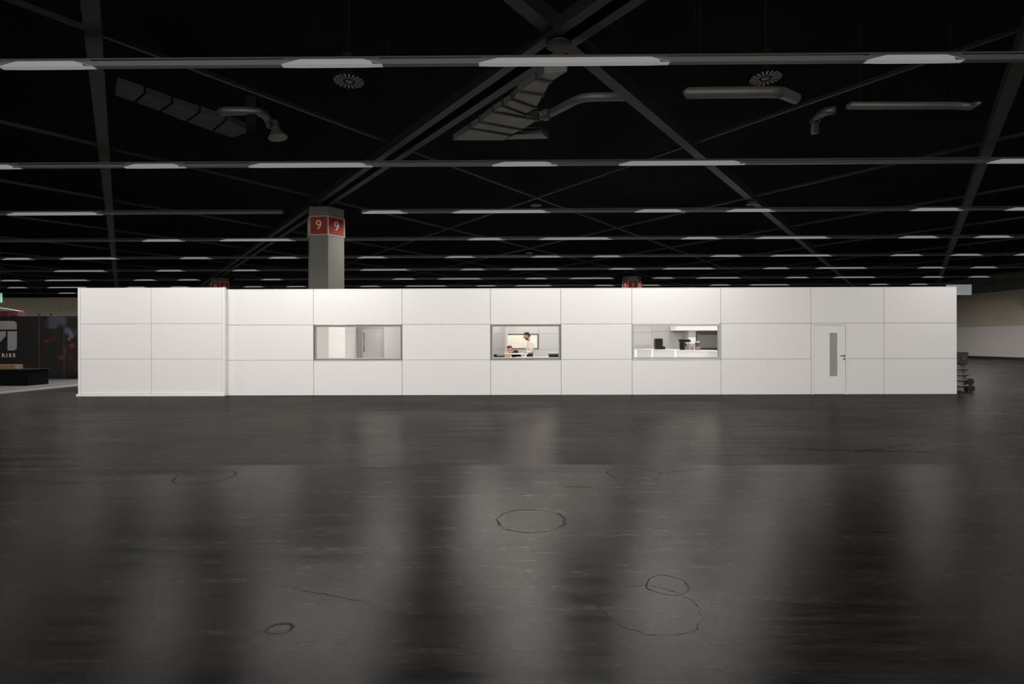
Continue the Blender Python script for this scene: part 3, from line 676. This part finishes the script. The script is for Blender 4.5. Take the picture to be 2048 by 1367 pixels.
def head_bm(bm, c, yaw, pitch, s=1.0):
    """head about .235 tall facing +x before turning"""
    rot = Matrix.Rotation(yaw, 4, 'Z') @ Matrix.Rotation(pitch, 4, 'Y')
    T_ = Matrix.Translation(c) @ rot @ Matrix.Scale(s, 4)
    start = len(bm.verts)
    r = bmesh.ops.create_uvsphere(bm, u_segments=28, v_segments=20, radius=1)
    for v in r['verts']:
        x, y, z = v.co
        taper = 1 - .28*max(0, -z)**1.4
        X_ = x*.098*(1 if x < 0 else taper*1.0) ; Y_ = y*.077*taper; Z_ = z*.120
        if x > 0 and abs(y) < .32:                                        # nose, lips, chin, brow
            X_ += .026*math.exp(-((z+.12)/.13)**2-(y/.14)**2) + .012*math.exp(-((z+.02)/.22)**2-(y/.1)**2)
            X_ += .008*math.exp(-((z+.47)/.06)**2-(y/.25)**2) + .008*math.exp(-((z+.38)/.05)**2-(y/.22)**2) + .016*math.exp(-((z+.78)/.16)**2-(y/.3)**2)
        if x > .3: X_ -= .010*math.exp(-((z-.06)/.10)**2-((abs(y)-.36)/.15)**2)
        v.co = (X_, Y_, Z_)
    vv = list(r['verts'])
    for sgn in (-1, 1):
        e = bmesh.ops.create_uvsphere(bm, u_segments=10, v_segments=8, radius=1)
        for v in e['verts']: v.co = (v.co.x*.018-.004, v.co.y*.009+sgn*.080, v.co.z*.032-.006)
        vv += e['verts']
    for v in vv: v.co = T_ @ v.co
    return T_
def blend_person(name, label, nodes, edges, head_c, yaw, pitch, fingers, cloth, hair_fn, skin, shoes):
    root_me = skin_mesh(nodes, edges)
    bm = bmesh.new(); bm.from_mesh(root_me)
    T_ = head_bm(bm, head_c, yaw, pitch)
    for (base, d, up) in fingers:                                         # four fingers and a thumb per hand
        d = Vector(d).normalized(); up = Vector(up).normalized(); side = d.cross(up).normalized(); base = Vector(base)
        for i, Lf in enumerate((.070, .078, .073, .058)):
            p = base + side*(i-1.5)*.019 + d*.03
            tube(bm, [p, p+d*Lf*.5-up*.004, p+d*Lf*.8-up*.018, p+d*Lf*.98-up*.034], [.009, .0085, .008, .006], 7)
        p = base - side*.03; tube(bm, [p, p-side*.022+d*.022, p-side*.026+d*.048-up*.012], [.011, .010, .007], 7)
    me = bpy.data.meshes.new(name); bm.to_mesh(me); bm.free(); me.materials.append(M[skin])
    for p in me.polygons: p.use_smooth = True
    o = bpy.data.objects.new(name, me); C.objects.link(o); tag(o, label, 'person')
    for nm, nd, ed, m in cloth:
        cm_ = skin_mesh(nd, ed); cm_.materials.clear(); cm_.materials.append(M[m])
        for p in cm_.polygons: p.use_smooth = True
        c_ = bpy.data.objects.new(nm, cm_); C.objects.link(c_); c_.parent = o
    for nm, parts, m in hair_fn(T_):
        b2 = bmesh.new()
        for (sc_, off, cut) in parts:
            r = bmesh.ops.create_uvsphere(b2, u_segments=26, v_segments=18, radius=1)
            kill = []
            for v in r['verts']:
                if not cut(v.co): kill.append(v)
            for v in r['verts']: v.co = (v.co.x*sc_[0]+off[0], v.co.y*sc_[1]+off[1], v.co.z*sc_[2]+off[2])
            bmesh.ops.delete(b2, geom=kill, context='VERTS')
        for v in b2.verts: v.co = T_ @ v.co
        obj(nm, b2, m, o, smooth=True, fix=False)
    b2 = bmesh.new()
    for sgn in (-1, 1):
        r = bmesh.ops.create_uvsphere(b2, u_segments=10, v_segments=8, radius=.011)
        for v in r['verts']: v.co = T_ @ (v.co + Vector((.079, sgn*.030, .006)))
    obj('eyes', b2, 'eye', o, smooth=True)
    for (p, d) in shoes:
        b2 = bmesh.new(); r = bmesh.ops.create_uvsphere(b2, u_segments=16, v_segments=10, radius=1)
        R_ = Matrix.Rotation(math.atan2(d[1], d[0]), 3, 'Z')
        for v in r['verts']: v.co = R_ @ Vector((v.co.x*.14+.06, v.co.y*.047, max(v.co.z*.075, -.04)+.041)) + Vector(p)
        obj('shoe', b2, 'black', o, smooth=True)
    return o
# standing man, profile to the left, looking down to the left
mx, my = X(1058.5, 16.85), 16.85
def P(dx, dy, z): return (mx+dx, my+dy, z)
hx_ = X(1054, 16.85)
nodes = {'pel': (P(0,0,.98),(.10,.09)), 'wai': (P(.01,0,1.14),(.06,.05)), 'che': (P(.02,0,1.33),(.17,.13)), 'nb': (P(.02,0,1.50),.07), 'nt': (P(-.03,0,1.58),.055),
 'sl': (P(.03,-.18,1.45),.068), 'el': (P(.075,-.24,1.17),.05), 'wl': (P(-.10,-.20,1.19),.028), 'hl': (P(-.16,-.19,1.195),(.035,.02)),
 'sr': (P(.03,.18,1.45),.068), 'er': (P(.05,.25,1.16),.05), 'wr': (P(-.12,.20,1.19),.028), 'hr': (P(-.18,.19,1.20),(.035,.02)),
 'hipl': (P(0,-.10,.90),.085), 'kl': (P(-.02,-.11,.50),.058), 'al': (P(.03,-.12,.10),.036), 'hipr': (P(0,.10,.90),.085), 'kr': (P(-.01,.12,.50),.058), 'ar': (P(.05,.13,.10),.036)}
edges = [('pel','wai'),('wai','che'),('che','nb'),('nb','nt'),('che','sl'),('sl','el'),('el','wl'),('wl','hl'),('che','sr'),('sr','er'),('er','wr'),('wr','hr'),
 ('pel','hipl'),('hipl','kl'),('kl','al'),('pel','hipr'),('hipr','kr'),('kr','ar')]
def grow(ks, g, ov={}):
    d = {}
    for k in ks:
        p, r = nodes_cur[k]; r = r if isinstance(r, tuple) else (r, r); d[k] = (ov.get(k, p), (r[0]*1.12+g, r[1]*1.12+g))
    return d
nodes_cur = nodes
sh = grow(['che','pel','wai','nb','sl','el','sr','er'], .018); sh['pel'] = (P(.01,0,1.09),(.15,.14)); sh['wai'] = (P(.01,0,1.20),(.165,.145)); sh['nb'] = (P(.01,0,1.545),(.068,.068))
for q in 'lr':
    sh['w'+q] = ((Vector(nodes['w'+q][0])*.98+Vector(nodes['e'+q][0])*.02), (.042,.042))
she = [('pel','wai'),('wai','che'),('che','nb'),('che','sl'),('sl','el'),('el','wl'),('che','sr'),('sr','er'),('er','wr')]
tr = grow(['pel','hipl','kl','al','hipr','kr','ar'], .016); tr['pel'] = (P(0,0,.96),(.15,.14)); tr['top'] = (P(.01,0,1.22),(.125,.115)); tr['mid'] = (P(.005,0,1.10),(.150,.138))
tre = [('pel','mid'),('mid','top'),('pel','hipl'),('hipl','kl'),('kl','al'),('pel','hipr'),('hipr','kr'),('kr','ar')]
def hair_dark(T_):
    return [('hair', [((.107,.084,.125), (-.006,0,.010), lambda c: c.z > .42 or (c.x < -.1 and c.z > -.35) or (c.x < .25 and c.z > .12)),
                      ((.094,.074,.052), (-.006,0,.084), lambda c: c.z > -.6)], 'hair'),
            ('beard', [((.100,.072,.118), (.004,0,-.006), lambda c: c.z < -.42 and c.x > -.1 or (abs(c.y) > .75 and c.z < .0 and -.1 < c.x < .6))], 'hair')]
blend_person('person', 'standing bearded person in pale long sleeved shirt and dark jeans, looking down to the left', nodes, edges,
  Vector((hx_, my, 1.675)), math.pi, .30, [(P(-.16,-.19,1.20), (-1,.1,-.02), (0,0,1)), (P(-.18,.19,1.205), (-1,-.1,-.02), (0,0,1))],
  [('shirt', sh, she, 'shirt'), ('trousers', tr, tre, 'jeans')], hair_dark, 'skin', [(P(.02,-.12,0), (-1,0)), (P(.04,.13,0), (-1,0))])
# seated person, leaning forward over the table, head low, turned to the left and towards the window
sx_, sy_ = X(1029, 17.05), 17.05
def P(dx, dy, z): return (sx_+dx, sy_+dy, z)
nodes = {'pel': (P(.16,.05,.80),(.11,.10)), 'wai': (P(.13,.03,.96),(.075,.065)), 'che': (P(.05,0,1.12),(.17,.13)), 'nb': (P(-.04,-.03,1.19),.06), 'nt': (P(-.10,-.05,1.22),.05),
 'sl': (P(.03,-.19,1.16),.065), 'el': (P(.0,-.28,1.0),.045), 'wl': (P(-.10,-.38,1.195),.028), 'hl': (P(-.16,-.40,1.195),(.035,.02)),
 'sr': (P(.06,.17,1.17),.065), 'er': (P(-.06,.24,.94),.042), 'wr': (P(-.28,.12,1.02),.028), 'hr': (P(-.33,.08,1.05),(.035,.02)),
 'hipl': (P(.12,-.10,.76),.085), 'kl': (P(-.28,-.14,.70),.06), 'al': (P(-.20,-.14,.32),.038), 'hipr': (P(.12,.14,.76),.085), 'kr': (P(-.28,.18,.70),.06), 'ar': (P(-.20,.18,.32),.038)}
nodes_cur = nodes
sh = grow(['che','pel','wai','nb','sl','el','sr','er'], .018); sh['wai'] = (P(.13,.03,.98),(.165,.14)); sh['pel'] = (P(.17,.05,.82),(.16,.14))
for q in 'lr': sh['w'+q] = ((Vector(nodes['w'+q][0])*.98+Vector(nodes['e'+q][0])*.02), (.042,.042))
tr = grow(['pel','hipl','kl','al','hipr','kr','ar'], .016)
def hair_short(T_):
    return [('hair', [((.106,.084,.125), (-.008,0,.008), lambda c: c.z > .5 or (c.x < -.25 and c.z > -.3) or (c.x < .15 and c.z > .2)),
                      ((.092,.073,.055), (.0,0,.082), lambda c: c.z > -.6)], 'hair_b')]
hc = at(1019.3, 698.6, 16.98)
blend_person('person', 'seated person with brown hair and a dark jumper behind the tall white table', nodes, edges, hc, math.pi+.75, .22,
  [(P(-.16,-.40,1.20), (-1,-.15,-.02), (0,0,1)), (P(-.33,.08,1.05), (-1,-.2,.1), (0,0,1))], [('jumper', sh, she, 'jumper'), ('trousers', tr, [e for e in tre if 'top' not in e and 'mid' not in e], 'jeans')], hair_short, 'skin_b',
  [(P(-.18,-.14,.25), (-1,0)), (P(-.18,.18,.25), (-1,0))])
sx0 = sx_+.15
t = thing('bar_stool', 'tall stool under the seated person', 'stool', (sx0, 17.08, 0))
bm = bmesh.new(); lathe(bm, [(.17, .655), (.19, .665), (.19, .69), (.17, .70)], 20, (sx0, 17.08, 0)); obj('seat', bm, 'black', t)
for k in range(4):
    a = math.pi/4+k*math.pi/2; bm = bmesh.new(); tube(bm, [(sx0+.12*math.cos(a), 17.08+.12*math.sin(a), .655), (sx0+.23*math.cos(a), 17.08+.23*math.sin(a), 0)], .014, 8); obj('leg', bm, 'steel', t)
bm = bmesh.new(); pts = [(sx0+.195*math.cos(a*math.pi/8), 17.08+.195*math.sin(a*math.pi/8), .21) for a in range(17)]; tube(bm, pts, .010, 6, caps=False); obj('foot_ring', bm, 'steel', t)

# ------------------------------------------------------------------ dollies at the right end
YD = 15.95
for i in range(5):
    z0 = .165*i; off = .06 - i*.018 + (.03 if i == 0 else 0)
    xr = X(1935, YD)+off; xl = xr-.62
    t = thing('furniture_dolly', ['flat wooden dolly on casters standing on the floor, lowest of the stack beside the booth',
        'wooden dolly on casters, second from the bottom of the stack at the booth corner', 'wooden dolly on casters, middle of the stack at the booth corner',
        'wooden dolly on casters, second from the top of the stack at the booth corner', 'wooden dolly on casters directly under the brown crate'][i],
        'dolly', (xr-.3, YD, z0), 'dollies stacked at the right end of the booth')
    box('deck', xl, xr, YD-.02, YD+.55, z0+.125, z0+.16, 'rubber', t, bevel=.004)
    for cx_, cy_ in ((xr-.08, YD+.06), (xl+.08, YD+.06), (xr-.08, YD+.48), (xl+.08, YD+.48)):
        R_ = .055 if i else .06
        bm = bmesh.new(); lathe(bm, [(R_*.75, -.02), (R_, -.014), (R_, .014), (R_*.75, .02)], 16)
        bmesh.ops.rotate(bm, verts=bm.verts, cent=(0,0,0), matrix=Matrix.Rotation(math.pi/2, 3, 'X')); bmesh.ops.translate(bm, verts=bm.verts, vec=(cx_, cy_, z0+R_))
        wh = obj('caster', bm, 'rubber' if i == 0 else 'wheel', t)
        bm = bmesh.new(); quad_box(bm, cx_-.03, cx_+.03, cy_-.034, cy_-.024, z0+.05, z0+.124); quad_box(bm, cx_-.03, cx_+.03, cy_+.024, cy_+.034, z0+.05, z0+.124); quad_box(bm, cx_-.04, cx_+.04, cy_-.036, cy_+.036, z0+.116, z0+.1245)
        obj('fork', bm, 'dark_steel', wh)
zc = .83; xr = X(1936.5, YD)
t = thing('wooden_crate', 'brown wooden crate on top of the dolly stack at the right end of the booth', 'crate', (xr-.3, YD+.25, zc))
for k in range(4): box('plank', xr-.6, xr, YD, YD+.022, zc+.005+k*.083, zc+.083+k*.083, 'wood_dark', t)
for k in range(4): box('plank', xr-.022, xr, YD+.023, YD+.5, zc+.005+k*.083, zc+.083+k*.083, 'wood_dark', t)
box('back_board', xr-.6, xr-.023, YD+.48, YD+.5, zc+.005, zc+.335, 'wood_dark', t); box('bottom_board', xr-.59, xr-.03, YD+.025, YD+.478, zc, zc+.02, 'wood', t)
bm = bmesh.new(); prism(bm, [(xr-.17, YD-.004, zc+.10), (xr-.10, YD-.004, zc+.10), (xr-.13, YD-.004, zc+.22)], (0, .003, 0)); obj('sticker', bm, 'wood', t)
# two loose black wheels leaning against the stack
for i, (px, pz) in enumerate(((1940.5, .10), (1938.5, .30))):
    xx = X(px, YD-.1); bm = bmesh.new(); lathe(bm, [(pz if False else .05, -.03), (.095, -.025), (.10, 0), (.095, .025), (.05, .03)], 20)
    bmesh.ops.rotate(bm, verts=bm.verts, cent=(0,0,0), matrix=Matrix.Rotation(math.pi/2, 3, 'X')); bmesh.ops.translate(bm, verts=bm.verts, vec=(xx+.02, YD-.1, .10 if i == 0 else .298))
    tag(obj('loose_wheel', bm, 'rubber'), ['black rubber wheel on the floor against the dolly stack', 'black rubber wheel resting on top of the lower loose wheel'][i], 'wheel')

# ------------------------------------------------------------------ stand at the far left
pf = thing('stand_platform', 'low grey carpeted platform of the dark stand at the far left', 'platform', (-22, 20, 0))
xe = -15.35
box('carpet', -33, xe-.05, 14.5, 24, .002, .05, 'carpet', pf); box('edge_strip', xe-.05, xe, 14.5, 24, .002, .055, 'pale_frame', pf)
YS = 21.6
def graphic_mat():
    m = bpy.data.materials.new('printed_graphic'); m.use_nodes = True; nt = m.node_tree; b = nt.nodes['Principled BSDF']; N = nt.nodes.new; L = nt.links.new
    geo = N('ShaderNodeNewGeometry'); cur = None
    base = N('ShaderNodeRGB'); base.outputs[0].default_value = (.0055, .0033, .004, 1); cur = base.outputs[0]
    noi = N('ShaderNodeTexNoise'); noi.inputs['Scale'].default_value = 4; L(geo.outputs['Position'], noi.inputs['Vector'])
    for (px, py, rx, ry, col, k) in ((112,640,20,14,(.06,.055,.075),.9),(105,652,16,5,(.07,.065,.075),.6),(93,681,6,5,(.14,.008,.02),.9),(104,677,12,4,(.05,.004,.008),.7),(92,693,4,5,(.025,.02,.022),.6),
        (136,662,7,8,(.07,.09,.12),.9),(143,670,6,6,(.09,.11,.14),.9),(138,678,4,5,(.10,.09,.09),.9),(143,692,7,6,(.11,.012,.02),.9),(130,702,5,9,(.06,.012,.02),.8),(125,714,8,5,(.10,.01,.028),.9),(140,712,9,6,(.035,.008,.018),.8),(152,735,5,8,(.05,.008,.008),.6),(151,664,6,8,(.03,.024,.035),.8)):
        c = at(px, py, YS); s = F/YS
        mp = N('ShaderNodeVectorMath'); mp.operation = 'SUBTRACT'; L(geo.outputs['Position'], mp.inputs[0]); mp.inputs[1].default_value = c
        sc_ = N('ShaderNodeVectorMath'); sc_.operation = 'MULTIPLY'; L(mp.outputs[0], sc_.inputs[0]); sc_.inputs[1].default_value = (s/rx, 0, s/ry)
        ln = N('ShaderNodeVectorMath'); ln.operation = 'LENGTH'; L(sc_.outputs[0], ln.inputs[0])
        ad = N('ShaderNodeMath'); ad.operation = 'MULTIPLY_ADD'; L(noi.outputs['Fac'], ad.inputs[0]); ad.inputs[1].default_value = 1.2; L(ln.outputs['Value'], ad.inputs[2])
        mr = N('ShaderNodeMapRange'); mr.inputs['From Min'].default_value = 1.2; mr.inputs['From Max'].default_value = 1.75; mr.inputs['To Min'].default_value = k; mr.inputs['To Max'].default_value = 0; L(ad.outputs[0], mr.inputs['Value'])
        mx = N('ShaderNodeMix'); mx.data_type = 'RGBA'; L(mr.outputs[0], mx.inputs['Factor']); L(cur, mx.inputs['A']); mx.inputs['B'].default_value = (*[v*.6 for v in col], 1); cur = mx.outputs['Result']
    L(cur, b.inputs['Base Color']); b.inputs['Roughness'].default_value = .35; return m
M['graphic'] = graphic_mat()
stand = thing('exhibition_stand', 'dark printed stand wall with large pale logo at the far left', 'stand wall', (X(60, YS), YS, 0))
ZT = Z(80, 632, YS)
for a, b in ((-150, -62), (-62, 8), (8, 78), (78, 128), (128, 178)):
    box('graphic_panel', X(a, YS)+.012, X(b, YS)-.012, YS, YS+.05, .052, ZT, 'graphic', stand)
for p in (78, 128): box('seam_post', X(p, YS)-.011, X(p, YS)+.011, YS+.002, YS+.04, .052, ZT, 'rail', stand)
def flatpoly(name, pxs, m, parent, Y=YS, dep=.02):
    bm = bmesh.new(); prism(bm, [at(x, y, Y-.001) for x, y in pxs], (0, -dep, 0)); return obj(name, bm, m, parent)
def arc(cx, cy, r, a0, a1, n=6): return [(cx+r*math.cos(math.radians(a0+(a1-a0)*k/n)), cy+r*math.sin(math.radians(a0+(a1-a0)*k/n))) for k in range(n+1)]
flatpoly('logo_bar', [(-20, 641.5)]+arc(26, 649.5, 8, -90, 0)+[(34, 658.5), (-20, 658.5)], 'print_grey', stand)
flatpoly('logo_stroke', [(16, 662), (34, 662)]+arc(27.5, 694, 6.5, 0, 90)+[(16, 700.5)], 'print_grey', stand)
flatpoly('logo_stroke', [(-20, 662), (12, 662), (12, 672), (0, 685), (-8, 690), (-20, 690)], 'print_grey', stand)
c = at(17, 710.5, YS-.012); text_mesh('lettering', 'R I E S', .21, c, 0, 'sign_text', stand, .005, .006)
for p in (78, 102):
    c = at(p, 629.5, YS+.02); bm = bmesh.new(); tube(bm, [(c.x, YS+.025, ZT+.002), (c.x, YS+.025, ZT+.05)], .012, 6); lathe(bm, [(.03, .05), (.04, .09), (.03, .11)], 10, (c.x, YS+.025, ZT)); obj('clamp', bm, 'black', stand)
# black covered counter with timber on it
q0, q1 = X(-70, 18.2), X(56, 18.2); zt = Z(30, 738, 18.2)
bc = thing('draped_counter', 'black draped counter in front of the dark stand wall', 'counter', ((q0+q1)/2, 18.6, .05))
bm = bmesh.new(); prism(bm, [(q0, 18.2, .052), (q1, 18.2, .052), (q1-.05, 18.24, zt-.03), (q0, 18.24, zt-.03)], (0, .8, 0)); obj('drape', bm, 'cloth_black', bc)
box('top', q0-.02, q1+.02, 18.16, 19.1, zt-.028, zt, 'black', bc)
for i in range(3):
    z0 = zt+.002+i*.052; r_ = X(33-i*1.5, 18.3)
    bm = bmesh.new(); quad_box(bm, r_-1.4, r_, 18.25+.02*i, 18.55+.02*i, z0, z0+.046)
    tag(obj('timber_board', bm, 'wood', bevel=.003), ['lowest', 'middle', 'topmost'][i]+' pale timber board of three lying on the black counter', 'board', 'timber boards on the black counter')
# red gazebo behind
YG = 26.5; g1 = X(50, YG+.4); g0 = g1-4.0; zb = Z(25, 632.5, YG)-.02; zv = Z(25, 621.5, YG)
gz = thing('canopy', 'red canopy with pale roof and printed valance behind the dark stand wall', 'canopy', ((g0+g1)/2, YG+.2, 0))
box('valance', g0, g1, YG, YG+.03, zb, zv, 'banner_red', gz); box('valance', g1-.03, g1, YG+.031, YG+.4, zb, zv, 'banner_red', gz)
bm = bmesh.new(); v = [bm.verts.new(p) for p in ((g0, YG, zv+.001), (g1, YG, zv+.001), (g1, YG+.4, zv+.001), (g0, YG+.4, zv+.001), ((g0+g1)/2, YG+.2, zv+.34))]
for f in ((0,1,4),(1,2,4),(2,3,4),(3,0,4),(0,3,2,1)): bm.faces.new([v[i] for i in f])
obj('canopy_roof', bm, 'banner_white', gz)
for a in (g0+.03, g1-.08):
    for b in (YG+.05, YG+.33): box('leg', a, a+.05, b, b+.05, 0, zb+.2, 'dark_steel', gz)
c = at(33, 628, YG-.008); text_mesh('lettering', 'CITROËN', .21, c, 0, 'print_grey', gz, .004, .002)

# ------------------------------------------------------------------ hanging lit signs
M['sign_l'] = mat('lit_sign', (.25, .28, .27), .5, var=.03, emit=(.85, 1, .96), es=.17)
M['sign_g'] = mat('lit_sign_green', (.2, .4, .3), .5, var=.03, emit=(.45, 1, .7), es=.30)
def hang_sign(p0, p1, Y, m, label):
    a = at(*p0, Y); b = at(*p1, Y); t = thing('hanging_sign', label, 'sign', ((a.x+b.x)/2, Y, b.z))
    box('face', a.x, b.x, Y-.04, Y+.04, min(a.z, b.z), max(a.z, b.z), m, t)
    for x in (a.x+.1, b.x-.1):
        bm = bmesh.new(); tube(bm, [(x, Y, max(a.z, b.z)), (x, Y, ZC)], .01, 5); obj('hanger', bm, 'rail', t)
hang_sign((1893, 569), (1942.5, 589.5), 42.2, 'sign_l', 'pale glowing sign hanging behind the right end of the booth')
hang_sign((-30, 586), (3.8, 604.5), 44.0, 'sign_g', 'pale green sign cut by the left edge of the picture')
